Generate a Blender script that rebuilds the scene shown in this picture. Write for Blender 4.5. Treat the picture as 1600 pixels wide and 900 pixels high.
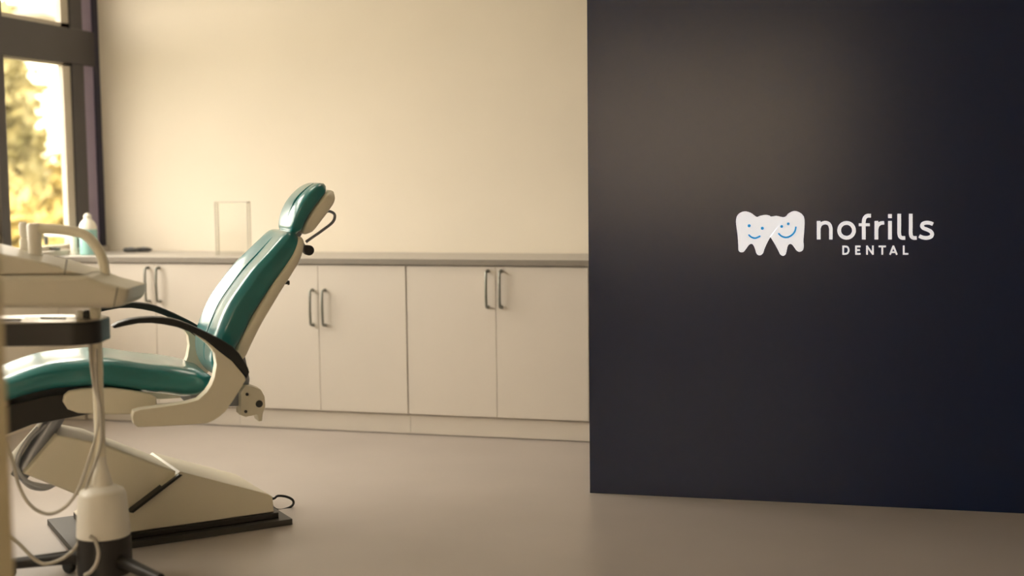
import bpy, bmesh, math, random
from mathutils import Vector as V, Matrix as M
random.seed(4)
for o in list(bpy.data.objects): bpy.data.objects.remove(o)
S = bpy.context.scene; C = S.collection
# ------------------------------------------------------------------ camera
F, YAW, PITCH, ROLL, H = 2050.0, -0.27385, 0.0864, -0.01106, 1.316
_d = V((math.sin(YAW)*math.cos(PITCH), math.cos(YAW)*math.cos(PITCH), -math.sin(PITCH)))
_r0 = V((math.cos(YAW), -math.sin(YAW), 0)); _u0 = _r0.cross(_d)
_r = _r0*math.cos(ROLL)+_u0*math.sin(ROLL); _u = _u0*math.cos(ROLL)-_r0*math.sin(ROLL)
CAM = V((0, 0, H))
cd = bpy.data.cameras.new('camera'); cam = bpy.data.objects.new('camera', cd); C.objects.link(cam)
cam.matrix_world = M.Translation(CAM) @ M((_r, _u, -_d)).transposed().to_4x4()
cd.sensor_width = 36; cd.lens = F/1600*36; cd.clip_end = 300
cd.dof.use_dof = True; cd.dof.focus_distance = 5.25; cd.dof.aperture_fstop = 1.1
S.camera = cam
# ------------------------------------------------------------------ sky, sun, exposure
S.view_settings.view_transform = 'Standard'; S.view_settings.look = 'None'
S.view_settings.exposure = 0.12; S.view_settings.gamma = 1.0; S.view_settings.use_curve_mapping = False
SKY = 10.0
w = bpy.data.worlds.new('hazy_sky'); S.world = w; w.use_nodes = True
bg = w.node_tree.nodes['Background']; bg.inputs['Color'].default_value = (1.0, 0.88, 0.77, 1); bg.inputs['Strength'].default_value = SKY
sd = bpy.data.lights.new('sun', 'SUN'); sd.energy = 8.0; sd.angle = math.radians(6); sd.color = (1, .85, .55)
so = bpy.data.objects.new('sun', sd); C.objects.link(so)
so.rotation_euler = V((-.55, .35, -.75)).to_track_quat('-Z', 'Y').to_euler()
# ------------------------------------------------------------------ pixel helpers (1600 x 900 frame)
def ray(px, py): return _d + _r*((px-800)/F) - _u*((py-450)/F)
def hit(px, py, p0, n):
    d = ray(px, py); return CAM + d*((V(p0)-CAM).dot(V(n))/d.dot(V(n)))
def onX(px, py, X): return hit(px, py, (X, 0, 0), (1, 0, 0))
def onY(px, py, Y): return hit(px, py, (0, Y, 0), (0, 1, 0))
def onZ(px, py, Z): return hit(px, py, (0, 0, Z), (0, 0, 1))
# ------------------------------------------------------------------ materials
MATS = {}
def mat(name, col, rough=.5, metal=0, spec=.5, noise=0.0, scale=8, bump=0.0, bscale=60, coat=0, trans=0, col2=None, alpha=1):
    m = bpy.data.materials.new(name); m.use_nodes = True; nt = m.node_tree; b = nt.nodes['Principled BSDF']
    b.inputs['Base Color'].default_value = (*col, 1); b.inputs['Roughness'].default_value = rough
    b.inputs['Metallic'].default_value = metal; b.inputs['Specular IOR Level'].default_value = spec
    b.inputs['Coat Weight'].default_value = coat; b.inputs['Coat Roughness'].default_value = .15
    b.inputs['Transmission Weight'].default_value = trans
    tc = nt.nodes.new('ShaderNodeTexCoord')
    if noise or col2:
        n = nt.nodes.new('ShaderNodeTexNoise'); n.inputs['Scale'].default_value = scale; n.inputs['Detail'].default_value = 5
        nt.links.new(tc.outputs['Object'], n.inputs['Vector'])
        r = nt.nodes.new('ShaderNodeValToRGB'); r.color_ramp.elements[0].position = .3; r.color_ramp.elements[1].position = .7
        c2 = col2 or tuple(min(1, c*(1+noise)) for c in col); c1 = col if col2 else tuple(c*(1-noise) for c in col)
        r.color_ramp.elements[0].color = (*c1, 1); r.color_ramp.elements[1].color = (*c2, 1)
        nt.links.new(n.outputs['Fac'], r.inputs['Fac']); nt.links.new(r.outputs['Color'], b.inputs['Base Color'])
    if bump:
        n2 = nt.nodes.new('ShaderNodeTexNoise'); n2.inputs['Scale'].default_value = bscale; n2.inputs['Detail'].default_value = 3
        nt.links.new(tc.outputs['Object'], n2.inputs['Vector'])
        bp = nt.nodes.new('ShaderNodeBump'); bp.inputs['Strength'].default_value = bump; bp.inputs['Distance'].default_value = .004
        nt.links.new(n2.outputs['Fac'], bp.inputs['Height']); nt.links.new(bp.outputs['Normal'], b.inputs['Normal'])
    MATS[name] = m; return m
def clear(name, tint=(1, 1, 1), gloss=.06, rough=.02):
    m = bpy.data.materials.new(name); m.use_nodes = True; nt = m.node_tree; nt.nodes.clear()
    out = nt.nodes.new('ShaderNodeOutputMaterial'); t = nt.nodes.new('ShaderNodeBsdfTransparent'); g = nt.nodes.new('ShaderNodeBsdfGlossy')
    t.inputs['Color'].default_value = (*tint, 1); g.inputs['Roughness'].default_value = rough
    lw = nt.nodes.new('ShaderNodeLayerWeight'); pw = nt.nodes.new('ShaderNodeMath'); pw.operation = 'POWER'; pw.inputs[1].default_value = 5
    nt.links.new(lw.outputs['Facing'], pw.inputs[0])
    fr = nt.nodes.new('ShaderNodeMath'); fr.operation = 'MULTIPLY_ADD'; fr.inputs[1].default_value = gloss*3; fr.inputs[2].default_value = gloss*.2
    nt.links.new(pw.outputs[0], fr.inputs[0])
    n = nt.nodes.new('ShaderNodeTexNoise'); n.inputs['Scale'].default_value = 3
    mu = nt.nodes.new('ShaderNodeMath'); mu.operation = 'MULTIPLY_ADD'; mu.inputs[1].default_value = gloss*.2
    nt.links.new(n.outputs['Fac'], mu.inputs[0]); nt.links.new(fr.outputs[0], mu.inputs[2])
    mx = nt.nodes.new('ShaderNodeMixShader')
    nt.links.new(mu.outputs[0], mx.inputs['Fac']); nt.links.new(t.outputs[0], mx.inputs[1]); nt.links.new(g.outputs[0], mx.inputs[2])
    nt.links.new(mx.outputs[0], out.inputs['Surface']); MATS[name] = m; return m
mat('wall_paint', (.80, .74, .63), .75, noise=.02, scale=2, bump=.06, bscale=140)
mat('ceiling_paint', (.80, .78, .73), .8, noise=.02, scale=2)
mat('navy_paint', (.003, .014, .065), .23, spec=.5, noise=.06, scale=1.5, bump=.03, bscale=220)
mat('vinyl_floor', (.50, .45, .415), .33, spec=.45, noise=.03, scale=3, bump=.02, bscale=30)
mat('laminate', (.74, .69, .62), .42, noise=.012, scale=4)
mat('cabinet_carcass', (.55, .51, .45), .6, noise=.02)
mat('counter_top', (.50, .47, .43), .4, noise=.05, scale=40)
mat('counter_edge', (.26, .235, .20), .5, noise=.04, scale=30)
mat('brushed_steel', (.30, .31, .28), .38, metal=1, noise=.05, scale=30)
mat('chrome', (.75, .76, .76), .12, metal=1, noise=.02)
mat('navy_frame', (.018, .017, .045), .4, noise=.08, scale=4)
mat('dark_frame', (.055, .05, .055), .4, noise=.08, scale=4)
mat('lilac_panel', (.30, .25, .36), .45, noise=.04)
mat('pale_sash', (.55, .50, .42), .5, noise=.03)
mat('teal_vinyl', (.012, .185, .195), .30, spec=.5, noise=.06, scale=6, bump=.08, bscale=160, coat=.8)
mat('cream_plastic', (.84, .79, .64), .38, noise=.02, scale=4)
mat('console_plastic', (.60, .56, .45), .42, noise=.02, scale=4)
mat('white_plastic', (.80, .77, .68), .35, noise=.02, scale=4)
mat('black_rubber', (.014, .016, .016), .45, noise=.1, scale=10)
mat('black_plastic', (.018, .016, .013), .4, noise=.1, scale=10)
mat('charcoal_metal', (.05, .05, .045), .45, noise=.1, scale=10)
mat('grey_metal', (.30, .32, .36), .4, metal=.6, noise=.06)
mat('hose_rubber', (.50, .47, .40), .5, noise=.03)
mat('clear_hose', (.45, .47, .50), .25, noise=.05)
mat('tray_steel', (.70, .66, .58), .28, metal=.8, noise=.03)
mat('beige_paint', (.47, .41, .27), .6, noise=.03, scale=3)
mat('aqua_liquid', (.30, .55, .52), .2, noise=.05)
mat('sign_white', (.85, .86, .88), .5); mat('sign_blue', (.010, .26, .56), .5)
for k, c in (('sign_white', (.85, .88, .95)), ('sign_blue', (.01, .26, .60))):      # glow added to the sign colours so the lettering stays evenly bright
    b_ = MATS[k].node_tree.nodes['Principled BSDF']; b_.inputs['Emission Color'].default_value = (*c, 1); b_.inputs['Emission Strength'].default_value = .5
mat('bark', (.12, .08, .05), .9, noise=.2, scale=20, bump=.5)
mat('leaf_gold', (.17, .12, .028), .7, col2=(.30, .225, .06), scale=3)
mat('leaf_olive', (.10, .09, .032), .7, col2=(.24, .195, .075), scale=3)
mat('render_wall', (.78, .72, .58), .85, noise=.03, scale=2)
mat('roof_grey', (.32, .29, .26), .7, noise=.1)
mat('grass', (.08, .08, .03), .9, noise=.3, scale=4)
mat('asphalt_path', (.3, .29, .26), .9, noise=.1, scale=6)
clear('window_glass', (.97, .98, .96), .1); clear('acrylic', (.985, .985, .975), .012, .08)
mat('acrylic_edge', (.50, .47, .38), .3, noise=.02)
# ------------------------------------------------------------------ mesh helpers: geometry is given in world metres
def T(x=0, y=0, z=0, rz=0): return M.Translation((x, y, z)) @ M.Rotation(rz, 4, 'Z')
class Thing: pass
def empty(name, label, cat, mw, group=None, kind=None):
    o = bpy.data.objects.new(name, None); C.objects.link(o); o.matrix_world = mw; o.empty_display_size = .1
    tag(o, label, cat, group, kind); o['_'] = 0; del o['_']; INV[o.name] = mw.inverted(); return o
INV = {}
def tag(o, label=None, cat=None, group=None, kind=None):
    if label: o['label'] = label
    if cat: o['category'] = cat
    if group: o['group'] = group
    if kind: o['kind'] = kind
    return o
def build(name, bm, m, parent=None, origin=None, smooth=40, label=None):
    """links the bmesh (world coordinates) as one mesh object"""
    inv = INV[parent.name] if parent else (M.Translation(-V(origin)) if origin is not None else None)
    if inv is not None: bmesh.ops.transform(bm, matrix=inv, verts=bm.verts)
    bmesh.ops.recalc_face_normals(bm, faces=bm.faces)
    me = bpy.data.meshes.new(name); bm.to_mesh(me); bm.free()
    if smooth:
        for p in me.polygons: p.use_smooth = True
        me.set_sharp_from_angle(angle=math.radians(smooth))
    me.materials.append(MATS[m]); o = bpy.data.objects.new(name, me); C.objects.link(o)
    if smooth and smooth <= 50:
        wn = o.modifiers.new('weighted_normals', 'WEIGHTED_NORMAL'); wn.keep_sharp = True; wn.weight = 80
    if parent: o.parent = parent; INV[o.name] = inv
    elif origin is not None: o.location = V(origin); INV[o.name] = inv
    else: INV[o.name] = M()
    if label: o['label'] = label
    return o
def bevel(bm, geom_edges, r, seg=2):
    if r: bmesh.ops.bevel(bm, geom=geom_edges, offset=r, segments=seg, affect='EDGES', profile=.5, clamp_overlap=True)
def box(x0, x1, y0, y1, z0, z1, bev=0, seg=2, mx=None, bm=None):
    b = bmesh.new(); bmesh.ops.create_cube(b, size=1)
    for v in b.verts: v.co = V((x0+(v.co.x+.5)*(x1-x0), y0+(v.co.y+.5)*(y1-y0), z0+(v.co.z+.5)*(z1-z0)))
    bevel(b, b.edges[:], bev, seg)
    if mx: bmesh.ops.transform(b, matrix=mx, verts=b.verts)
    return merge(bm, b)
def merge(bm, b):
    if bm is None: return b
    me = bpy.data.meshes.new('tmp'); b.to_mesh(me); b.free(); bm.from_mesh(me); bpy.data.meshes.remove(me); return bm
def prism(pa, pb, bev=0, seg=3, bm=None):
    """closed solid between two matching outlines of 3D points"""
    b = bmesh.new(); A = [b.verts.new(p) for p in pa]; B = [b.verts.new(p) for p in pb]; n = len(A)
    f1 = b.faces.new(A); f2 = b.faces.new(B[::-1])
    for i in range(n): b.faces.new((A[i], B[i], B[(i+1) % n], A[(i+1) % n]))
    bmesh.ops.recalc_face_normals(b, faces=b.faces)
    if bev: bevel(b, list(f1.edges)+list(f2.edges), bev, seg)
    return merge(bm, b)
def loft(rings, bm=None, cap=True):
    b = bmesh.new(); R = [[b.verts.new(p) for p in r] for r in rings]; n = len(R[0])
    for i in range(len(R)-1):
        for j in range(n): b.faces.new((R[i][j], R[i][(j+1) % n], R[i+1][(j+1) % n], R[i+1][j]))
    if cap: b.faces.new(R[0][::-1]); b.faces.new(R[-1])
    return merge(bm, b)
def cr(pts, n=6, closed=False):
    pts = [V(p) for p in pts]; out = []; N = len(pts)
    for i in range(N if closed else N-1):
        g = (lambda k: pts[k % N]) if closed else (lambda k: pts[max(0, min(N-1, k))])
        p0, p1, p2, p3 = g(i-1), g(i), g(i+1), g(i+2)
        for k in range(n):
            t = k/n
            out.append(.5*((2*p1)+(p2-p0)*t+(2*p0-5*p1+4*p2-p3)*t*t+(3*p1-p0-3*p2+p3)*t**3))
    if not closed: out.append(pts[-1])
    return out
def tube(pts, r, seg=10, n=5, smooth=True, bm=None, closed=False):
    P = cr(pts, n, closed) if smooth else [V(p) for p in pts]
    rr = r if callable(r) else (lambda t: r); rings = []; N = len(P)
    t0 = (P[1]-P[0]).normalized(); nrm = t0.orthogonal().normalized()
    for i, p in enumerate(P):
        t = (P[(i+1) % N]-P[i-1]) if closed else (P[min(N-1, i+1)]-P[max(0, i-1)])
        t.normalize(); nrm = (nrm-t*nrm.dot(t)).normalized(); bn = t.cross(nrm); q = rr(i/(N-1))
        rings.append([p+(nrm*math.cos(a)+bn*math.sin(a))*q for a in [2*math.pi*k/seg for k in range(seg)]])
    if closed: rings.append(rings[0])
    return loft(rings, bm, not closed)
def lathe(c, prof, seg=28, bm=None, ax=V((0, 0, 1))):
    """prof: list of (radius, height) about axis ax through c"""
    ax = V(ax).normalized(); e1 = ax.orthogonal().normalized(); e2 = ax.cross(e1); c = V(c)
    return loft([[c+ax*z+(e1*math.cos(a)+e2*math.sin(a))*max(r, 1e-4) for a in [2*math.pi*k/seg for k in range(seg)]] for r, z in prof], bm)
def ball(c, r, sc=(1, 1, 1), bm=None, seg=16):
    b = bmesh.new(); bmesh.ops.create_uvsphere(b, u_segments=seg, v_segments=seg//2, radius=r)
    bmesh.ops.transform(b, matrix=M.Translation(c) @ M.Diagonal((*sc, 1)), verts=b.verts); return merge(bm, b)
def struct(name, bm, m, label, parent=None, smooth=30):
    o = build(name, bm, m, parent, smooth=smooth)
    if not parent: tag(o, label, kind='structure')
    return o
# ------------------------------------------------------------------ room dimensions
YC, YW, XL, XR, YB, ZC = 6.21, 6.71, -4.32, 3.4, -2.6, 2.85   # cabinet fronts, back wall, left wall, right wall, wall behind, ceiling
tag(struct('floor', box(XL-.3, XR, YB, YW+.1, -.1, 0), 'vinyl_floor', 'pale grey-beige vinyl floor with a soft sheen'), cat='floor')
tag(struct('ceiling', box(XL-.3, XR, YB, YW+.1, ZC, ZC+.12), 'ceiling_paint', 'plain off-white ceiling above the room'), cat='ceiling')
tag(struct('wall_back', box(XL-.09, XR, YW, YW+.12, 0, ZC), 'wall_paint', 'plain warm cream wall behind the white cabinets'), cat='wall')
tag(struct('wall_right', box(XR, XR+.12, YB, YW+.1, 0, ZC), 'wall_paint', 'plain cream wall at the right end of the room'), cat='wall')
RX0, RX1, RZ0, RZ1 = -3.1, .1, .80, 2.6            # unseen window added behind the camera for its reflected light
REAR = box(XL-.3, RX0, YB-.12, YB, 0, ZC); box(RX1, XR, YB-.12, YB, 0, ZC, bm=REAR); box(RX0, RX1, YB-.12, YB, 0, RZ0, bm=REAR); box(RX0, RX1, YB-.12, YB, RZ1, ZC, bm=REAR)
tag(struct('wall_rear', REAR, 'wall_paint', 'plain cream wall behind the photographer'), cat='wall')
# window wall: sill wall below, lintel above, posts between the window bays
SILL, HEAD = .90, 2.72
bm = box(XL-.25, XL, YB, YW, 0, SILL); box(XL-.25, XL, YB, YW, HEAD, ZC, bm=bm); box(XL-.25, XL, YB, 2.5, SILL, HEAD, bm=bm)
tag(struct('wall_left', bm, 'wall_paint', 'cream wall around the window strip on the left'), cat='wall')
# ---- windows: frames of posts and transom, pale sashes, glass
TZ0, TZ1 = 1.955, 2.15
def window(idx, y0, y1, label, corner=False):
    e = empty('window_%d' % idx, label, 'window', T(XL, y0, SILL), kind='structure')
    x0, x1 = XL-.09, XL-.02
    build('post', box(x0, x1, y0, y0+.085, SILL, HEAD, .004), 'dark_frame', e)
    yr = y1
    if corner:
        build('post', box(x0, XL-.012, y1-.055, y1-.001, SILL, HEAD, .004), 'navy_frame', e)
        for z0, z1 in ((SILL, TZ0), (TZ1, HEAD)):
            build('infill_panel', box(x0+.03, XL-.022, y1-.15, y1-.055, z0, z1), 'lilac_panel', e)
        build('post', box(x0, XL-.018, y1-.265, y1-.15, SILL, HEAD, .004), 'dark_frame', e)
        yr = y1-.265
    build('transom', box(x0, XL-.010, y0, y1-.05 if corner else y1, TZ0, TZ1, .004), 'dark_frame', e)
    build('sill', box(x0, XL+.01, y0, y1, SILL, SILL+.03, .004), 'pale_sash', e)
    build('head_rail', box(x0, XL-.01, y0, y1, HEAD-.05, HEAD, .004), 'dark_frame', e)
    for z0, z1 in ((SILL+.03, TZ0), (TZ1, HEAD-.05)):
        s = .05; a, b = y0+.085, yr; xs0, xs1 = XL-.062, XL-.03
        bm = box(xs0, xs1, a, a+.012, z0, z1); box(xs0, xs1, b-.07, b, z0, z1, bm=bm)
        box(xs0, xs1, a, b, z0, z0+.025, bm=bm); box(xs0, xs1, a, b, z1-.012, z1, bm=bm)
        sash = build('sash', bm, 'pale_sash', e)
        build('pane', box(XL-.050, XL-.044, a+.01, b-.06, z0+.02, z1-.01), 'window_glass', sash)
    return e
BAYS = [(5.77, 6.71), (4.8, 5.77), (3.83, 4.8), (2.5, 3.83)]
LAB = ['tall corner window with navy posts and transom, golden trees outside', 'window bay left of the corner window, beyond the frame', 'window bay level with the instrument cart, beyond the frame', 'window bay between the cart and the photographer', 'window bay nearest the photographer']
for i, (a, b) in enumerate(BAYS): window(i+1, a, b, LAB[i], i == 0)
pl = bpy.data.lights.new('window_portal', 'AREA'); pl.shape = 'RECTANGLE'; pl.size = HEAD-SILL; pl.size_y = 4.2; pl.cycles.is_portal = True
po = bpy.data.objects.new('window_portal', pl); C.objects.link(po); po.location = (XL-.24, 4.6, (SILL+HEAD)/2); po.rotation_euler = (0, -math.pi/2, 0)
# unseen window and translucent blind, added for the navy-wall sheen and front fill
e = empty('window_%d' % (len(BAYS)+1), 'added unseen window behind the camera with a drawn blind, for the navy-wall sheen', 'window', T(RX0, YB, RZ0), kind='structure')
for k in range(3):
    a, b = RX0+(RX1-RX0)*k/3, RX0+(RX1-RX0)*(k+1)/3
    bm = box(a, a+.05, YB-.1, YB-.05, RZ0, RZ1); box(b-.05, b, YB-.1, YB-.05, RZ0, RZ1, bm=bm); box(a+.05, b-.05, YB-.1, YB-.05, RZ0, RZ0+.05, bm=bm); box(a+.05, b-.05, YB-.1, YB-.05, RZ1-.05, RZ1, bm=bm)
    build('sash', bm, 'dark_frame', e); build('pane', box(a+.05, b-.05, YB-.078, YB-.072, RZ0+.05, RZ1-.05), 'window_glass', e)
bl = bpy.data.materials.new('blind_fabric'); bl.use_nodes = True; nt = bl.node_tree; nt.nodes.clear()
o_ = nt.nodes.new('ShaderNodeOutputMaterial'); t_ = nt.nodes.new('ShaderNodeBsdfTranslucent'); d_ = nt.nodes.new('ShaderNodeBsdfDiffuse'); m_ = nt.nodes.new('ShaderNodeAddShader'); n_ = nt.nodes.new('ShaderNodeTexNoise')
rp = nt.nodes.new('ShaderNodeValToRGB'); rp.color_ramp.elements[0].color = (.60, .51, .42, 1); rp.color_ramp.elements[1].color = (.64, .545, .45, 1); n_.inputs['Scale'].default_value = 60
nt.links.new(n_.outputs['Fac'], rp.inputs['Fac']); nt.links.new(rp.outputs['Color'], t_.inputs['Color']); d_.inputs['Color'].default_value = (.55, .5, .44, 1)
nt.links.new(t_.outputs[0], m_.inputs[0]); nt.links.new(d_.outputs[0], m_.inputs[1]); nt.links.new(m_.outputs[0], o_.inputs['Surface']); MATS['blind_fabric'] = bl
e = empty('added_fill_blind', 'added cream roller blind over the unseen rear window, a soft fill and sheen source', 'blind', T((RX0+RX1)/2, YB, RZ0))
bm = bmesh.new(); bm.faces.new([bm.verts.new(v) for v in ((RX0+.004, YB-.029, RZ0+.01), (RX1-.004, YB-.029, RZ0+.01), (RX1-.004, YB-.029, RZ1-.03), (RX0+.004, YB-.029, RZ1-.03))])
build('fabric', bm, 'blind_fabric', e, smooth=0)
build('roller', tube([(RX0+.004, YB-.029, RZ1-.025), (RX1-.004, YB-.029, RZ1-.025)], .02, 14, smooth=False), 'white_plastic', e)
# navy partition
NA = V((-1.141, 5.219, 0)); NR = math.atan2(.056, 1.683); NN = V((math.sin(NR), -math.cos(NR), 0)); NM = T(NA.x, NA.y, 0, NR)
tag(struct('wall_partition', box(0, 4.53, 0, .14, 0, ZC, mx=NM), 'navy_paint', 'dark navy blue partition wall carrying the white logo'), cat='wall')
# beige upright at the left edge of the frame, a wall end close to the camera
p = onZ(16, 900, .55); d2 = V((ray(14, 700).x, ray(14, 700).y, 0)).normalized(); q = CAM + d2*2.9; q.z = 0
rt = V((d2.y, -d2.x, 0)); rzj = math.atan2(rt.y, rt.x)
tag(struct('wall_jamb', box(-.09, 0, -.03, .06, 0, ZC, .004, mx=T(q.x, q.y, 0, rzj)), 'beige_paint', 'beige upright wall end cut by the left frame edge'), cat='wall')
# unseen ceiling panels added above the frame to brighten the cabinet run
FILL_LAMP = 5.5
em_ = bpy.data.materials.new('fill_lamp_diffuser'); em_.use_nodes = True; eb = em_.node_tree.nodes['Principled BSDF']
eb.inputs['Emission Color'].default_value = (1, .86, .70, 1); eb.inputs['Emission Strength'].default_value = FILL_LAMP; MATS['fill_lamp_diffuser'] = em_
for x, y, lb in ((-3.3, 5.5, 'added unseen ceiling panel light above the dental chair'), (-1.9, 5.5, 'added unseen ceiling panel light above the cabinets beside the navy wall')):
    e = empty('added_ceiling_light', lb, 'ceiling light', T(x, y, ZC), 'added ceiling panel lights')
    bm = box(x-.31, x+.31, y-.31, y-.29, ZC-.03, ZC-.0005); box(x-.31, x+.31, y+.29, y+.31, ZC-.03, ZC-.0005, bm=bm)
    box(x-.31, x-.29, y-.29, y+.29, ZC-.03, ZC-.0005, bm=bm); box(x+.29, x+.31, y-.29, y+.29, ZC-.03, ZC-.0005, bm=bm)
    build('frame', bm, 'white_plastic', e); build('diffuser', box(x-.289, x+.289, y-.289, y+.289, ZC-.02, ZC-.012), 'fill_lamp_diffuser', e)
# ------------------------------------------------------------------ outside
GZ = -.6
tag(struct('ground', box(-60, XL-.26, YB-.13, 70, GZ-.2, GZ, bm=box(-60, 20, -30, YB-.13, GZ-.2, GZ)), 'grass', 'grass outside the window'), cat='ground')
def at(px, py, D):
    d = ray(px, py); return CAM + d*(D/V((d.x, d.y, 0)).length)
def building():
    D = 30; a = at(44, 60, D); b = at(230, 60, D+8); a.z = b.z = 0
    ax = (b-a).normalized(); rz = math.atan2(ax.y, ax.x); L = (b-a).length
    top = at(60, 26, D).z; mw = T(a.x, a.y, GZ, rz); hh = top-GZ
    e = empty('neighbour_house', 'pale sunlit house seen through the corner window', 'building', mw)
    build('facade', box(0, L, 0, 7, 0, hh, mx=mw), 'render_wall', e)
    build('roof', prism([mw @ V(v) for v in ((-.5, -.6, hh), (-.5, 7.6, hh), (-.5, 7.6, hh+.22), (-.5, 3.5, hh+.3), (-.5, -.6, hh+.22))],
                        [mw @ V(v) for v in ((L+.5, -.6, hh), (L+.5, 7.6, hh), (L+.5, 7.6, hh+.22), (L+.5, 3.5, hh+.3), (L+.5, -.6, hh+.22))]), 'roof_grey', e)
    for k in range(2):
        wn = build('window', box(2.6+2.2*k, 3.6+2.2*k, -.04, .02, 1.2, 2.7, mx=mw), 'pale_sash', e)
        build('pane', box(2.7+2.2*k, 3.5+2.2*k, -.06, -.03, 1.3, 2.6, mx=mw), 'window_glass', wn)
building()
def crown(c, rad, n, size, seed):
    rnd = random.Random(seed); b = bmesh.new()
    cl = []
    for k in range(26):
        while True:
            p = V((rnd.uniform(-1, 1), rnd.uniform(-1, 1), rnd.uniform(-1, 1)))
            if p.length < 1: break
        cl.append(p*.75)
    for k in range(n):
        q = rnd.choice(cl)+V((rnd.gauss(0, .16), rnd.gauss(0, .16), rnd.gauss(0, .16)))
        p = V(c)+V((q.x*rad[0], q.y*rad[1], q.z*rad[2])); s = size*rnd.uniform(.6, 1.3)
        e1 = V((rnd.gauss(0, 1), rnd.gauss(0, 1), rnd.gauss(0, 1))).normalized(); e2 = e1.orthogonal().normalized()
        b.faces.new([b.verts.new(p+e1*s), b.verts.new(p+e2*s*.55), b.verts.new(p-e1*s), b.verts.new(p-e2*s*.55)])
    return b
def tree(name, px, D, rad, cz, leaf, label, seed, n=2600, size=.13):
    p = at(px, 400, D); p.z = GZ; e = empty(name, label, 'tree' if 'tree' in name else 'shrub', T(p.x, p.y, GZ))
    c = V((p.x, p.y, cz))
    bm = tube([p, p+V((.05, 0, (cz-GZ)*.5)), c+V((0, 0, rad[2]*.4))], lambda t: .13*rad[0]*(1-.75*t)+.015, 8)
    for k in range(5):
        an = k*1.3+seed; tube([p.lerp(c, .55), c+V((math.cos(an)*rad[0]*.4, math.sin(an)*rad[1]*.4, rad[2]*(.1+.1*k)))], lambda t: .04*rad[0]*(1-.8*t)+.008, 6, bm=bm)
    build('trunk', bm, 'bark', e); f = build('foliage', crown(c, rad, n, size, seed), leaf, e, smooth=0); f['kind'] = 'stuff'
tree('olive_tree', 10, 17, (.5, .6, 1.6), 1.75, 'leaf_olive', 'loose olive-green tree at the left of the window view', 3)
tree('gold_shrub', 90, 20, (.75, .8, .95), .82, 'leaf_gold', 'golden-leaved shrub below the house at the right of the window view', 5, 2600)
tree('gold_shrub', 28, 14, (.5, .5, .75), .45, 'leaf_gold', 'golden-leaved shrub below the olive tree at the left of the window view', 8, 2600)
tree('gold_shrub', 170, 26, (1.0, .9, 1.2), .5, 'leaf_gold', 'golden-leaved shrub hidden largely by the window post', 9, 1500)
tree('golden_tree', -150, 24, (2.2, 2.2, 2.4), 2.2, 'leaf_gold', 'golden tree outside the second window bay', 12, 2500, .16)
# ------------------------------------------------------------------ cabinets
def handle(x, z0, z1, parent):
    y = YC-.018; r = .0055; o = .034
    r = .0066; bm = tube([(x, y+.004, z1), (x, y-o*.75, z1-.002), (x, y-o, z1-.018), (x, y-o-.004, (z0+z1)/2), (x, y-o, z0+.018), (x, y-o*.75, z0+.002), (x, y+.004, z0)], r, 10)
    for z in (z0, z1): lathe((x, y, z), [(.009, -.001), (.009, -.004), (.0065, -.008)], 12, bm, ax=V((0, 1, 0)))
    build('handle', bm, 'brushed_steel', parent)
def cabinet(xs, hz, label, hx):
    """xs: left edge, seam between the doors, right edge"""
    e = empty('base_cabinet', label, 'cabinet', T((xs[0]+xs[2])/2, YW, 0), 'white base cabinets along the back wall')
    build('body', box(xs[0]+.001, xs[2]-.001, YC+.002, YW-.004, .105, .868), 'cabinet_carcass', e)
    build('plinth', box(xs[0]+.0005, xs[2]-.0005, YC+.012, YC+.03, 0.004, .099, .001), 'laminate', e)
    for k in (0, 1):
        a, b = (xs[0]+.0035, xs[1]-.001) if k == 0 else (xs[1]+.001, xs[2]-.0035)
        d = build('door', box(a, b, YC-.018, YC, .110, .862, .0015), 'laminate', e)
        handle(hx[k], hz[0], hz[1], d)
cabinet((-4.18, -3.714, -3.252), (.663, .842), 'white cabinet nearest the corner window, its handles level with the cart', (-3.752, -3.686))
cabinet((-3.252, -2.774, -2.293), (.555, .735), 'white cabinet behind the chair backrest with handles set lower than the others', (-2.805, -2.737))
cabinet((-2.293, -1.823, -1.353), (.663, .842), 'white cabinet right of the chair, next to the navy wall', (-1.863, -1.794))
cabinet((-1.353, -.885, -.415), (.663, .842), 'white cabinet mostly hidden behind the navy wall', (-.92, -.85))
tag(build('filler_panel', box(XL+.002, -4.182, YC-.01, YC+.01, .004, .866, .001), 'laminate', origin=(-4.25, YC, 0)), 'narrow white filler panel between the last cabinet and window wall', 'panel')
e = empty('worktop', 'long grey-beige worktop lying along all the base cabinets', 'worktop', T(-2.4, YW, .87))
build('slab', box(XL+.002, -.40, YC-.03, YW-.002, .8705, .8995, .002), 'counter_top', e)
build('front_edge', box(XL+.002, -.40, YC-.034, YC-.0301, .871, .898, .0008), 'counter_edge', e)
ZT = .8997
# ------------------------------------------------------------------ things on the worktop
# clear acrylic box
p0 = onZ(338, 399, ZT); p1 = onZ(393.5, 400, ZT); bw = .19; bh = .285; bx, by = p0.x, p0.y; bd = .03
e = empty('acrylic_box', 'clear empty acrylic box standing on the worktop behind the chair', 'box', T(bx+bw/2, by+bd/2, ZT))
t = .005
for nm, a in (('front', (bx, bx+bw, by, by+t, ZT, ZT+bh)), ('back', (bx, bx+bw, by+bd-t, by+bd, ZT, ZT+bh)), ('left', (bx, bx+t, by+t, by+bd-t, ZT, ZT+bh)), ('right', (bx+bw-t, bx+bw, by+t, by+bd-t, ZT, ZT+bh)), ('top', (bx+t, bx+bw-t, by+t, by+bd-t, ZT+bh-t, ZT+bh))):
    build('panel', box(*a), 'acrylic', e)
r = .0024
for (x, y) in ((bx, by), (bx+bw, by), (bx, by+bd), (bx+bw, by+bd)): build('edge_strip', box(x-r, x+r, y-r, y+r, ZT, ZT+bh+r), 'acrylic_edge', e)
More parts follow.
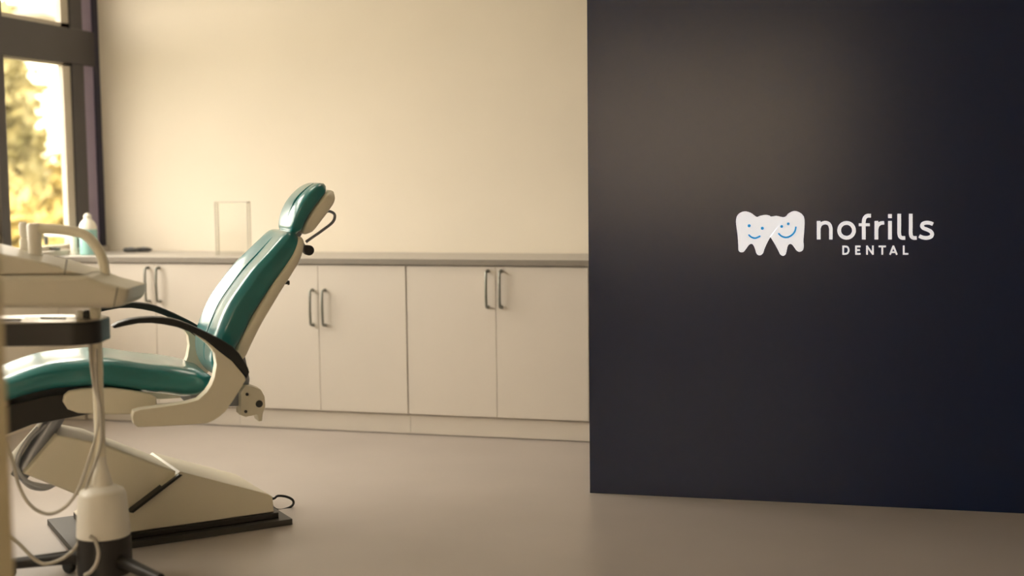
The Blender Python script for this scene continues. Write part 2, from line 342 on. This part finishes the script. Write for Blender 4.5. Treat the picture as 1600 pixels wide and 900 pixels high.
for (y) in (by, by+bd): build('edge_strip', box(bx, bx+bw, y-r, y+r, ZT+bh-r, ZT+bh+r), 'acrylic_edge', e)
for (x) in (bx, bx+bw): build('edge_strip', box(x-r, x+r, by, by+bd, ZT+bh-r, ZT+bh+r), 'acrylic_edge', e)
# wash bottle
p = onZ(139, 398, ZT); e = empty('pump_bottle', 'aqua liquid bottle with white cap by the navy window post', 'bottle', T(p.x, p.y, ZT))
p.z = ZT
build('body', lathe(p, [(.001, 0), (.044, 0), (.048, .006), (.048, .135), (.046, .149), (.0, .150)]), 'aqua_liquid', e)
build('shoulder', lathe(p, [(.0478, .140), (.047, .155), (.038, .178), (.024, .194), (.019, .199), (.0, .199)]), 'white_plastic', e)
build('cap', lathe(p, [(.020, .1992), (.021, .207), (.021, .219), (.012, .222), (.010, .229), (.0, .230)]), 'white_plastic', e)
# tap with spout
p = onZ(116, 398, ZT); p.z = ZT; e = empty('tap', 'white angular tap on the worktop left of the aqua bottle', 'tap', T(p.x, p.y, ZT))
dx = V((-1, -.1, 0)).normalized()
build('column', lathe(p, [(.028, 0), (.028, .008), (.019, .012), (.019, .105), (0, .106)]), 'white_plastic', e)
build('spout', tube([p+V((0, 0, .085)), p+V((0, 0, .10))+dx*.03, p+V((0, 0, .112))+dx*.09, p+V((0, 0, .112))+dx*.17], .013, 12), 'white_plastic', e)
build('nozzle', lathe(p+dx*.165+V((0, 0, .055)), [(.011, 0), (.013, .05), (0, .051)], 14), 'black_plastic', e)
# black basin-like tray beside the tap
p = onZ(84, 399, ZT); tw = .06; ya, yb = p.y-.07, p.y-.035+.012
bm = box(p.x-tw, p.x+tw, ya, yb, ZT, ZT+.006, .002)
for a in ((p.x-tw, p.x-tw+.006, ya, yb), (p.x+tw-.006, p.x+tw, ya, yb), (p.x-tw, p.x+tw, ya, ya+.006), (p.x-tw, p.x+tw, yb-.006, yb)): box(*a, ZT, ZT+.045, .002, bm=bm)
tag(build('instrument_bin', bm, 'black_plastic', origin=(p.x, p.y, ZT)), 'low black open bin on the worktop in front of the tap spout', 'bin')
# dark flat tools on the worktop
for k, (x0, x1, yy, col, nm, lb) in enumerate(((193, 216, 394, 'charcoal_metal', 'curing_lamp', 'short dark handpiece lying left of the longer one on the worktop'), (212, 237, 393.5, 'black_plastic', 'stapler', 'flat black tool lying on the worktop right of the navy window post'))):
    a = onZ(x0, yy, ZT); b = onZ(x1, yy, ZT); L = (b-a).length; mid = (a+b)/2; mid.z = ZT; rz = math.atan2((b-a).y, (b-a).x)
    mw = T(mid.x, mid.y, ZT, rz); e = empty('handpiece' if k == 0 else 'flat_tool', lb, 'tool', mw)
    build('body', loft([[mw @ V((x, math.cos(q)*wd, .013+math.sin(q)*ht)) for q in [2*math.pi*j/12 for j in range(12)]] for x, wd, ht in ((-L/2, .006, .006), (-L/2+.01, .012, .0125), (0, .014, .0125), (L/2-.02, .016, .0125), (L/2, .007, .006))]), col, e)
    build('button', box(-.01, .012, -.006, .006, .0235, .028, .001, mx=mw), 'grey_metal', e)
# ------------------------------------------------------------------ dental chair
BA = math.radians(45.5); UA = math.radians(38.5)
def frame(a): return V((math.cos(a), math.sin(a), 0)), V((-math.sin(a), math.cos(a), 0))
ba, bw_ = frame(BA); ua, uw = frame(UA)
BO = V((-2.133, 4.475, 0)) + bw_*.25 - ba*.73
UO = BO + ba*.12 - ua*.12
def B(u, v, z): return BO+ba*u+bw_*v+V((0, 0, z))
def U(u, v, z): return UO+ua*u+uw*v+V((0, 0, z))
def PU(px, py, v):
    X = hit(px, py, UO+uw*v, uw)-UO; return X.dot(ua), X.z
def PB(px, py, v):
    X = hit(px, py, BO+bw_*v, bw_)-BO; return X.dot(ba), X.z
chair = empty('dental_chair', 'teal dental chair with cream frame and black curved armrests', 'dental chair', T(B(.3, 0, 0).x, B(.3, 0, 0).y, 0, UA))
def pad(st, n=44, ex=.55, dv=0, fn=None, sub=4):
    """st: (u, z, thickness, half width) along the centreline; returns a rounded cushion"""
    P = cr([V((a, b, 0)) for a, b, c, d in st], sub); W = cr([V((c, d, 0)) for a, b, c, d in st], sub); R = []
    for i, p in enumerate(P):
        t = (P[min(len(P)-1, i+1)]-P[max(0, i-1)]).normalized(); nx, nz = -t.y, t.x
        th, hw = max(W[i].x, .004)/2, max(W[i].y, .01); ring = []
        for k in range(n):
            q = 2*math.pi*k/n; c, s = math.cos(q), math.sin(q)
            v = math.copysign(abs(c)**ex, c)*hw; o = math.copysign(abs(s)**ex, s)*th
            if fn and s > 0: o += fn(v/hw, i/(len(P)-1))*min(1, s*2)
            ring.append(U(p.x+nx*o, v+dv, p.y+nz*o))
        R.append(ring)
    return loft(R)
bol = lambda x, t: .012*math.sin(math.pi*min(1, max(0, t)))*(abs(x)**2*2-.8) if abs(x) < .93 else 0
# seat with leg rest; normal side +n is up when the line runs toward the feet reversed
seat = [(-.93, .315, .03, .13), (-.88, .335, .065, .17), (-.65, .43, .078, .19), (-.4, .53, .085, .205), (-.22, .597, .092, .215), (-.1, .627, .105, .22), (0, .632, .108, .22),
        (.1, .630, .112, .22), (.24, .600, .115, .22), (.32, .586, .118, .22), (.38, .572, .116, .217), (.43, .568, .096, .21), (.462, .578, .045, .185), (.472, .583, .02, .16)]
sc = build('seat_cushion', pad(seat, fn=lambda x, t: .010*(abs(x)**2*1.6-.9) if abs(x) < .9 else 0), 'teal_vinyl', chair, smooth=60)
# back: the front faces -u, so run the line downward
back = [(.808, 1.102, .03, .12), (.793, 1.085, .074, .165), (.763, 1.045, .090, .182), (.717, .995, .095, .195), (.670, .945, .100, .205), (.620, .88, .104, .212), (.578, .82, .106, .215), (.546, .755, .106, .215),
        (.520, .70, .095, .205), (.512, .64, .085, .19), (.520, .592, .06, .165), (.530, .575, .03, .13)][::-1]
bc = build('back_cushion', pad(back, ex=.42, fn=bol), 'teal_vinyl', chair, smooth=60)
def seam(line, v0, v1, off, parent, st):
    pts = []
    for i, (a, b, th, hw) in enumerate(st[1:-1]):
        j = i+1; t = V((st[j+1][0]-st[j-1][0], st[j+1][1]-st[j-1][1], 0)).normalized(); f = i/(len(st)-3)
        v = v0+(v1-v0)*f; pts.append(U(a-t.y*(th/2+off), v, b+t.x*(th/2+off)))
    return build('seam', tube(pts, .0028, 6, 4), 'teal_vinyl', parent)
seam(None, .0, .0, -.006, bc, back)
shell = [(.826, 1.088, .012, .14), (.818, 1.070, .036, .17), (.797, 1.02, .044, .187), (.759, .965, .048, .20), (.718, .91, .050, .207), (.674, .845, .052, .21), (.636, .785, .052, .21), (.600, .72, .056, .205), (.580, .66, .048, .18), (.580, .63, .014, .14)][::-1]
build('back_shell', pad(shell, ex=.4), 'cream_plastic', chair, smooth=60)
head = [(.818, 1.100, .02, .08), (.816, 1.117, .052, .11), (.829, 1.162, .062, .126), (.856, 1.208, .066, .132), (.891, 1.247, .062, .128), (.922, 1.271, .05, .11), (.938, 1.283, .02, .08)]
hc = build('headrest_cushion', pad(head, ex=.45), 'teal_vinyl', chair, smooth=60)
build('seam', tube([U(.7985, -.05, 1.165), U(.824, -.055, 1.2245), U(.864, -.055, 1.265), U(.900, -.05, 1.288)], .0028, 6), 'teal_vinyl', hc)
hs = [(.856, 1.098, .014, .07), (.866, 1.118, .046, .105), (.891, 1.160, .058, .122), (.922, 1.202, .060, .128), (.950, 1.236, .050, .122), (.964, 1.260, .018, .09)]
build('headrest_shell', pad(hs, ex=.42), 'cream_plastic', chair, smooth=60)
build('headrest_stem', tube([U(.80, 0, 1.03), U(.845, 0, 1.10), U(.875, 0, 1.15)], .018, 12), 'grey_metal', chair)
w_ = [PU(*q, -.02) for q in ((505, 333), (513, 330), (521, 333), (523, 339), (519, 348), (505, 359), (488, 371), (478, 378))]
build('release_lever', tube([U(a, -.02, b) for a, b in w_], .0058, 8), 'grey_metal', chair)
a, b = PU(482, 391, -.12); build('lever_knob', lathe(U(a, -.115, b)-uw*.02, [(.0, 0), (.015, .0), (.0195, .004), (.0195, .036), (.015, .04), (0, .04)], 16, ax=uw), 'black_rubber', chair)
build('knob_bracket', tube([U(a+.003, -.10, b+.003), U(a-.02, -.08, b+.03)], .006, 8), 'grey_metal', chair)
a, b = PU(447, 442, -.1); build('stop_pin', lathe(U(a-.012, -.1, b), [(.0, 0), (.006, .0), (.006, .018), (.009, .018), (.009, .024), (0, .024)], 12, ax=ua), 'charcoal_metal', chair)
# armrests
PADT = [(175, 510), (186, 504), (203, 499), (220, 496.5), (238, 495.5), (254, 496), (270, 498), (285, 502.5), (299, 508), (315, 515), (331, 522.7), (347, 531), (363, 541), (374, 552), (382, 565), (388, 575), (390, 582)]
PADB = [(386, 591), (381, 586), (372, 574), (363, 565), (352, 556.5), (342, 549), (331, 540), (320, 531.5), (309, 524.5), (297, 518.7), (277, 511.5), (257, 507.5), (237, 505), (217, 505.5), (196, 509.5), (179, 513.5)]
ARM = [(300, 519.5), (320.7, 531), (342, 548.5), (363, 564.5), (382, 587.5), (384, 594), (377, 606), (363, 628), (352, 643), (342, 652), (332, 658), (323, 661.5), (290, 664), (257, 666), (216, 667.5), (209, 663), (206.5, 652), (209, 643.5), (219, 640), (245, 636.5), (270, 633), (292, 629.5), (310, 624.5), (323, 612.5), (330, 602), (335, 590), (338.5, 570), (336, 553), (329, 543), (318, 532.5)]
vn = -.325
for s in (1, -1):
    def outl(L, v): return [U(*(lambda c: (c[0], s*v, c[1]))(PU(x, y, vn))) for x, y in L]
    build('armrest_frame', prism(outl(ARM, -.325), outl(ARM, -.268), .018, 4), 'cream_plastic', chair, smooth=50)
    build('armrest_pad', prism(outl(PADT+PADB, -.3255), outl(PADT+PADB, -.2675), .007, 3), 'black_rubber', chair, smooth=50)
    build('arm_mount', tube([U(.26, -s*.275, .478), U(.26, -s*.10, .478)], .022, 12, smooth=False), 'grey_metal', chair)
# seat carrier: black pan and cream side covers
PAN = ((-.46, .44), (-.40, .472), (-.22, .540), (-.10, .562), (.03, .564), (.10, .560), (.22, .540), (.22, .478), (.05, .485), (-.05, .474), (-.154, .463), (-.22, .441), (-.35, .40))
build('seat_pan', prism([U(a, -.18, b) for a, b in PAN], [U(a, .18, b) for a, b in PAN], .008, 2), 'black_plastic', chair)
FL = [(98, 628), (100, 618), (108, 611), (125, 608), (150, 606.5), (175, 606), (205, 610), (235, 615), (244, 621), (246, 634), (240, 643), (200, 648), (150, 647.5), (122, 646), (106, 640)]
for s in (1, -1):
    pts = [PU(x, y, -.212) for x, y in FL]
    build('side_cover', prism([U(a, -.212*s, b) for a, b in pts], [U(a, -.185*s, b) for a, b in pts], .008, 3), 'cream_plastic', chair, smooth=50)
# hinge at the back of the seat
build('back_bracket', prism([U(a, -.13, b) for a, b in ((.40, .47), (.60, .46), (.62, .56), (.60, .68), (.565, .69), (.55, .55), (.40, .53))], [U(a, .13, b) for a, b in ((.40, .47), (.60, .46), (.62, .56), (.60, .68), (.565, .69), (.55, .55), (.40, .53))], .008, 2), 'grey_metal', chair)
HN = [(376, 614), (383, 603), (395, 604), (408, 609), (414, 620), (415, 636), (411, 646), (410, 658), (405, 659), (402, 648), (385, 652), (376, 649)]
pts = [PU(x, y, -.17) for x, y in HN]
hb = build('hinge_block', prism([U(a, -.17, b) for a, b in pts], [U(a, -.08, b) for a, b in pts], .005, 2), 'cream_plastic', chair)
for x, y, r in ((405, 631, .0135), (384, 643, .006), (386, 616, .006)):
    a, b = PU(x, y, -.17); build('socket', lathe(U(a, -.172, b), [(0, -.003), (r*.75, -.003), (r, 0), (r, .004), (0, .004)], 16, ax=uw), 'charcoal_metal', hb)
# lower part: plate, wedge housing, lifting arm
build('base_plate', box(0, 1, 0, 1, 0, 1, mx=M(((ba.x*.80, bw_.x*.50, 0, B(-.07, -.25, 0).x), (ba.y*.80, bw_.y*.50, 0, B(-.07, -.25, 0).y), (0, 0, .022, .001), (0, 0, 0, 1)))), 'charcoal_metal', chair)
WG = [(.324, .246), (.655, .118), (.672, .105), (.676, .030), (.02, .024), (.02, .05), (.148, .128)]
build('base_skirt', prism([B(a, -.215, b) for a, b in ((.02, .0235), (.69, .0235), (.69, .045), (.02, .045))], [B(a, .215, b) for a, b in ((.02, .0235), (.69, .0235), (.69, .045), (.02, .045))], .003, 1), 'black_plastic', chair)
WG = [(.324, .246), (.655, .118), (.672, .105), (.676, .046), (.02, .046), (.02, .052), (.148, .130)]
build('base_housing', prism([B(a, -.2, b) for a, b in WG], [B(a, .2, b) for a, b in WG], .010, 3), 'cream_plastic', chair)
AB = [PB(x, y, -.17) for x, y in ((90, 680), (160, 693), (281, 739), (283, 744), (207, 801), (190, 800), (121, 774), (84, 759), (38, 741), (42, 735))]
build('lift_arm', prism([B(a, -.17, b) for a, b in AB], [B(a, .17, b) for a, b in AB], .010, 3), 'cream_plastic', chair)
g0 = PB(281, 740, -.2); g1 = PB(204, 799, -.2)
build('arm_gasket', prism([B(g0[0]-.006, -.214, g0[1]), B(g0[0]+.006, -.214, g0[1]-.004), B(g1[0]+.006, -.214, g1[1]-.004), B(g1[0]-.006, -.214, g1[1])], [B(g0[0]-.006, .176, g0[1]), B(g0[0]+.006, .176, g0[1]-.004), B(g1[0]+.006, .176, g1[1]-.004), B(g1[0]-.006, .176, g1[1])]), 'black_rubber', chair)
for v in (-.1, .1):
    l0 = PB(86, 664, v); l1 = PB(28, 738, v)
    build('lift_link', tube([B(l0[0]+.02, v, l0[1]+.05), B(l1[0], v, l1[1]-.02)], .03, 12, smooth=False), 'grey_metal', chair)
cp = [PB(x, y, 0) for x, y in ((424, 779), (434, 775), (447, 776), (457, 781), (458, 788), (450, 794), (436, 797), (427, 793), (425, 788))]
build('power_cable', tube([B(.655, 0, .09)]+[B(.70+.03*math.sin(k), -.02, .11+.0*k) if False else B(a, 0, b) for k, (a, b) in enumerate(cp)], .005, 8), 'black_rubber', chair)
for L, v in (([(60, 668), (42, 688), (29, 712), (27, 730), (40, 750), (58, 757), (80, 759), (96, 752)], -.14), ([(72, 664), (52, 682), (36, 700), (28, 722), (30, 742), (46, 760), (70, 764), (90, 754)], -.12)):
    build('hose', tube([B(a, v, b) for a, b in [PB(x, y, v) for x, y in L]], .007, 8), 'clear_hose', chair)
# ------------------------------------------------------------------ mobile instrument cart
K0 = onZ(164, 886, .045); K0.z = 0
kx, ky = _r0.copy(), V((math.sin(YAW), math.cos(YAW), 0))
KM = T(K0.x, K0.y, 0, -YAW)
def KP(px, py, q=0):
    X = hit(px, py, K0+ky*q, ky)-K0; return X.dot(kx), X.z
def K(s, q, z): return K0+kx*s+ky*q+V((0, 0, z))
cart = empty('instrument_cart', 'cream dental instrument cart on a pole with black tray and base', 'dental cart', KM)
def klathe(px, prof_px, q=0, seg=32):
    """prof_px: (half width px, y px) -> lathe about the vertical through px at the cart depth"""
    out = []
    for hwp, y in prof_px:
        s0, z = KP(px, y, q); s1, _ = KP(px+hwp, y, q); out.append((abs(s1-s0), z))
    return out
prof = klathe(164, [(41.5, 893), (42, 890), (41.5, 836)]); zc0 = prof[-1][1]
build('base_drum', lathe(K(0, 0, 0), [(0, prof[0][1])]+prof+[(0, zc0)], 36), 'black_plastic', cart)
prof = klathe(164, [(41, 835), (41, 828), (38, 790), (36.5, 772), (33, 765), (27, 762), (17, 757), (14.5, 748), (12, 738), (8.5, 725), (8.2, 712)])
build('base_bell', lathe(K(0, 0, 0), [(0, prof[0][1])]+prof+[(0, prof[-1][1])], 36), 'white_plastic', cart)
zt = KP(160, 482)[1]; zm = KP(160, 586)[1]
build('pole', lathe(K(0, 0, 0), [(0, prof[-1][1]-.02), (.0172, prof[-1][1]-.02), (.0172, zm), (0, zm)], 20), 'cream_plastic', cart)
build('pole_sleeve', lathe(K(0, 0, 0), [(0, zm-.001), (.0185, zm-.001), (.0185, zt+.012), (0, zt+.012)], 20), 'cream_plastic', cart)
for x, y, dq in ((20, 884, -.06), (246, 906, -.10)):
    X = onZ(x, y, .045)
    ex = K(0, 0, .085); end = V((X.x, X.y, .045)); dv = (end-ex); dv.z = 0
    end = ex+dv*1.05; end.z = .05
    lg = build('leg', tube([ex+dv*.15, end], lambda t: .024-.006*t, 12, smooth=False), 'black_plastic', cart)
    build('caster', lathe(end+V((0, 0, -.025))-dv.cross(V((0, 0, 1))).normalized()*.012, [(0, 0), (.02, 0), (.0245, .004), (.0245, .02), (.02, .024), (0, .024)], 18, ax=dv.cross(V((0, 0, 1)))), 'black_rubber', lg)
for an in (150,):
    dv = V((math.cos(math.radians(an)-YAW), math.sin(math.radians(an)-YAW), 0)); ex = K(0, 0, .06); end = ex+dv*.17; end.z = .05
    lg = build('leg', tube([ex+dv*.03, end], lambda t: .024-.006*t, 12, smooth=False), 'black_plastic', cart)
    build('caster', lathe(end+V((0, 0, -.025))-dv.cross(V((0, 0, 1))).normalized()*.012, [(0, 0), (.02, 0), (.0245, .004), (.0245, .02), (.02, .024), (0, .024)], 18, ax=dv.cross(V((0, 0, 1)))), 'black_rubber', lg)
# tray
def rrect(s0, s1, q0, q1, rad, z, n=8):
    o = []
    for cx, cy, a0 in ((s1-rad, q1-rad, 0), (s0+rad, q1-rad, 90), (s0+rad, q0+rad, 180), (s1-rad, q0+rad, 270)):
        for k in range(n+1):
            a = math.radians(a0+90*k/n); o.append(K(cx+rad*math.cos(a), cy+rad*math.sin(a), z))
    return o
tz1 = KP(100, 505, -.12)[1]; tz0 = KP(100, 540, -.12)[1]; ts = KP(163.5, 515, -.02)[0]; tl = KP(-60, 515, -.1)[0]
tq0, tq1 = -.13, .115
tr = build('tray', prism(rrect(tl, ts, tq0, tq1, .09, tz0), rrect(tl, ts, tq0, tq1, .09, tz1), .004, 2), 'black_plastic', cart, label='black tray rim')
build('tray_liner', prism(rrect(tl+.008, ts-.008, tq0+.008, tq1-.008, .083, tz1+.0002), rrect(tl+.008, ts-.008, tq0+.008, tq1-.008, .083, tz1+.004), .0015, 1), 'tray_steel', tr)
zk = tz1+.004
build('knob', lathe(K(KP(126, 486)[0], -.01, zk), [(0, 0), (.012, 0), (.014, .01), (.012, .022), (0, .025)], 16), 'white_plastic', cart)
build('knob', lathe(K(KP(137, 486)[0], -.01, zk), [(0, 0), (.011, 0), (.011, .018), (.008, .025), (0, .026)], 16), 'black_rubber', cart)
# head console: two stacked shells
def console(pts, q0, q1, bev, ntop=0):
    P = [KP(x, y, q1 if i < ntop else q0) for i, (x, y) in enumerate(pts)]; return prism([K(a, q0, b) for a, b in P], [K(a, q1, b) for a, b in P], bev, 4)
LOW = [(-90, 431), (100, 430), (131, 430), (143, 435), (156, 440.5), (176, 445.5), (199, 451.5), (197, 468), (192, 475), (183, 480), (171, 482), (-90, 482)]
UPP = [(-90, 362), (2, 380), (44, 391), (89, 400.5), (126, 409), (130, 413), (131, 428.5), (-90, 429.5)]
lo = build('console_body', console(LOW, -.14, .09, .022), 'console_plastic', cart, smooth=50)
up = build('console_lid', console(UPP, -.125, .085, .018, 6), 'console_plastic', cart, smooth=50)
ECAP = [(181, 446.5), (183, 447), (179, 481), (177, 481.5)]
build('end_cap_seam', console([(104, 404.5), (105.5, 404.8), (101.5, 429), (100, 429)], -.1262, -.1255, 0), 'charcoal_metal', up)
build('end_cap_seam', console([(183, 449), (184.3, 449.3), (178.5, 479), (177, 479.5)], -.1412, -.1405, 0), 'charcoal_metal', lo)
# grab handle arching over the console and its post
hp = [KP(x, y, .03) for x, y in ((56, 357), (75, 357.5), (100, 359.5), (125, 364), (138, 371), (150, 385), (158, 400), (163, 420), (164.5, 445))]
gh = build('grab_handle', tube([K(a, .03, b) for a, b in hp], .0165, 14), 'cream_plastic', cart)
s, z1 = KP(53, 349, .03); z0 = KP(53, 400, .03)[1]; zs = KP(53, 378, .03)[1]
build('handle_post', lathe(K(s, .03, 0), [(0, z0), (.0215, z0), (.0215, zs-.001), (.0205, zs), (.0225, zs+.001), (.0235, z1-.006), (.019, z1), (0, z1)], 20), 'white_plastic', cart)
s, z1 = KP(36, 347, .09); z0 = KP(36, 400, .09)[1]; zs = KP(36, 371, .09)[1]
build('handpiece_holder', lathe(K(s, .09, 0), [(0, z0), (.013, z0), (.014, zs-.008), (.008, zs), (.013, zs+.008), (.0145, z1-.01), (.011, z1), (0, z1)], 16), 'white_plastic', cart)
# hoses
def hose(pts, q, r=.006, m='hose_rubber'):
    P = []
    for i, (x, y) in enumerate(pts):
        qq = q if not isinstance(q, (list, tuple)) else q[0]+(q[1]-q[0])*i/(len(pts)-1); a, b = KP(x, y, qq); P.append(K(a, qq, b))
    build('hose', tube(P, r, 8, 6), m, cart)
hose([(141, 530), (142, 560), (147, 600), (154, 630), (153, 670), (140, 715), (122, 765), (102, 792), (75, 803), (48, 790), (30, 760), (21, 725), (10, 690)], (-.03, .02))
hose([(150, 545), (151, 600), (157, 640), (158, 690), (148, 725), (138, 750), (134, 768)], -.028, .005)
hose([(140, 838), (149, 845), (154, 862), (151, 880), (142, 893), (132, 899)], -.095, .0065)
hose([(-4, 820), (28, 848), (52, 872), (70, 881), (95, 874), (112, 862), (122, 850), (124, 842)], -.05, .006)
# probes lying on the tray
for k, (x0, y0, x1, y1, lb) in enumerate(((-40, 495.5, 128, 497.2, 'longer thin steel dental probe lying on the black-rimmed tray'), (-60, 500, 60, 499.5, 'shorter steel dental probe nearer the tray front'))):
    q0 = hit(x0, y0, (0, 0, zk+.004), (0, 0, 1)); q1 = hit(x1, y1, (0, 0, zk+.004), (0, 0, 1)); dv = q1-q0
    if dv.length > .22: q0 = q1-dv.normalized()*.20; dv = q1-q0
    e = empty('dental_probe', lb, 'dental tool', T(q0.x, q0.y, zk+.0003), 'probes on the tray')
    build('grip', tube([q0+dv*.28, q0+dv*.72], .0035, 10, smooth=False), 'charcoal_metal', e)
    build('shaft', tube([q0, q0+dv*.12, q0+dv*.3], .0018, 8), 'chrome', e); build('shaft', tube([q0+dv*.7, q0+dv*.9, q1], .0018, 8), 'chrome', e)
# ------------------------------------------------------------------ sign on the navy wall
sign = empty('wall_sign', 'white and blue twin-tooth logo with white lettering on the navy wall', 'sign', NM @ M.Translation((1.0, 0, 1.05)))
nx_ = V((math.cos(NR), math.sin(NR), 0))
def SP(zx, zy, off):
    """zx, zy: coordinates in a 4.571x enlargement of the photograph starting at (1130, 310)"""
    return hit(1130+zx/4.5714, 310+zy/4.5714, NA, NN)+NN*off
def flat(poly, o0, o1, bm=None): return prism([SP(x, y, o0) for x, y in poly], [SP(x, y, o1) for x, y in poly], 0, bm=bm)
def stroke(pts, wd, o0, o1, smooth=True, bm=None, closed=False, rnd=False):
    P = cr([V((x, y, 0)) for x, y in pts], 8, closed) if smooth else [V((x, y, 0)) for x, y in pts]
    N = len(P); A = []; Bq = []
    if rnd:
        pass
    for i, p in enumerate(P):
        t = (P[(i+1) % N]-P[i-1]) if closed else (P[min(N-1, i+1)]-P[max(0, i-1)])
        t.normalize(); n = V((-t.y, t.x, 0))*wd/2; A.append(p+n); Bq.append(p-n)
    b = bmesh.new(); rows = [[b.verts.new(SP(a.x, a.y, o)) for a, o in ((A[i], o0), (A[i], o1), (Bq[i], o1), (Bq[i], o0))] for i in range(N)]
    for i in range(N if closed else N-1):
        r0, r1 = rows[i], rows[(i+1) % N]
        for k in range(4): b.faces.new((r0[k], r0[(k+1) % 4], r1[(k+1) % 4], r1[k]))
    if not closed: b.faces.new(rows[0]); b.faces.new(rows[-1][::-1])
    bm = merge(bm, b)
    if rnd:
        for p in (P[0], P[-1]): disc(p.x, p.y, wd/2, o0, o1, bm)
    return bm
def disc(x, y, r, o0, o1, bm=None): return flat([(x+r*math.cos(a), y+r*math.sin(a)) for a in [2*math.pi*k/20 for k in range(20)]], o0, o1, bm)
TOOTH = [(92, 160), (100, 125), (125, 101), (160, 93), (200, 105), (238, 132), (262, 125), (300, 118), (328, 122), (343, 130), (380, 125), (437, 134), (470, 105), (510, 90), (550, 103), (575, 130), (581, 170), (578, 240), (573, 300), (575, 345), (568, 370), (545, 381), (525, 372), (505, 345), (490, 328), (475, 325), (461, 340), (453, 375), (445, 400), (428, 410), (408, 400), (395, 375), (370, 328), (338, 276), (336, 276), (312, 322), (295, 360), (285, 390), (268, 405), (250, 404), (237, 390), (228, 360), (215, 332), (200, 324), (182, 335), (160, 365), (145, 382), (125, 384), (110, 370), (108, 330), (103, 260), (96, 210)]
tp = [(p.x, p.y) for p in cr([V((x, y, 0)) for x, y in TOOTH], 4, True)]
D0, D1 = .0003, .004
em = build('emblem', flat(tp, D0, D1), 'sign_white', sign, smooth=0, label='white twin-tooth emblem')
for x, y, r in ((186, 195, 11.5), (280, 213, 11.5), (418, 200, 10.5), (465, 181, 10.5)): build('eye', disc(x, y, r, D1, D1+.0015), 'sign_blue', em, smooth=0, label='blue eye dot')
for s in ([(185, 262), (205, 278), (232, 283), (262, 270)], [(397, 252), (420, 271), (455, 278), (490, 262), (512, 235), (519, 206)]):
    build('smile', stroke(s, 13, D1, D1+.0015, rnd=True), 'sign_blue', em, smooth=0, label='blue smile line')
def letter(parts):
    bm = None
    for k, a in enumerate(parts): bm = stroke(*a[:2], D0, D1+.0001*k, smooth=a[2] if len(a) > 2 else False, bm=bm, closed=a[3] if len(a) > 3 else False)
    build('letter', bm, 'sign_white', sign, smooth=0)
W_ = 26.5
letter([([(682, 161), (682, 293)], W_), ([(682, 222), (690, 195), (708, 178), (734, 173), (757, 184), (768, 210), (769, 240), (769, 293)], W_-2, True)])
letter([([(881+53*math.cos(a), 228+53*math.sin(a)) for a in [2*math.pi*k/16 for k in range(16)]], W_, True, True)])
letter([([(1004, 293), (1004, 230), (1004, 165), (1012, 137), (1030, 124), (1055, 124)], W_, True), ([(968, 188), (1047, 188)], 20)])
letter([([(1094, 161), (1094, 293)], W_), ([(1094, 225), (1102, 196), (1122, 178), (1150, 174)], W_-2, True)])
letter([([(1191, 161), (1191, 293)], W_), ([(1191, 112), (1191, 140)], W_)])
for x in (1257, 1339): letter([([(x, 110), (x, 200), (x, 250), (x+6, 272), (x+20, 282), (x+43, 282)], W_-1, True)])
letter([([(1498, 184), (1478, 176), (1452, 173), (1428, 180), (1419, 196), (1430, 212), (1455, 222), (1482, 236), (1492, 255), (1482, 274), (1455, 282), (1425, 279), (1400, 268)], 26, True)])
w2 = 12
letter([([(857, 337), (857, 402)], w2), ([(852, 343), (870, 343), (888, 348), (896, 369), (888, 390), (870, 396), (852, 396)], w2, True)])
letter([([(949, 337), (949, 402)], w2), ([(949, 343), (981, 343)], 12), ([(949, 369), (976, 369)], 12), ([(949, 396), (981, 396)], 12)])
letter([([(1027, 337), (1027, 402)], w2), ([(1069, 337), (1069, 402)], w2), ([(1025, 339), (1071, 400)], w2)])
letter([([(1136, 340), (1136, 402)], w2), ([(1110, 343), (1162, 343)], 12)])
letter([([(1191, 402), (1216, 338)], w2), ([(1240, 402), (1214, 338)], w2), ([(1202, 384), (1229, 384)], 11)])
letter([([(1289, 337), (1289, 402)], w2), ([(1289, 396), (1322, 396)], 12)])
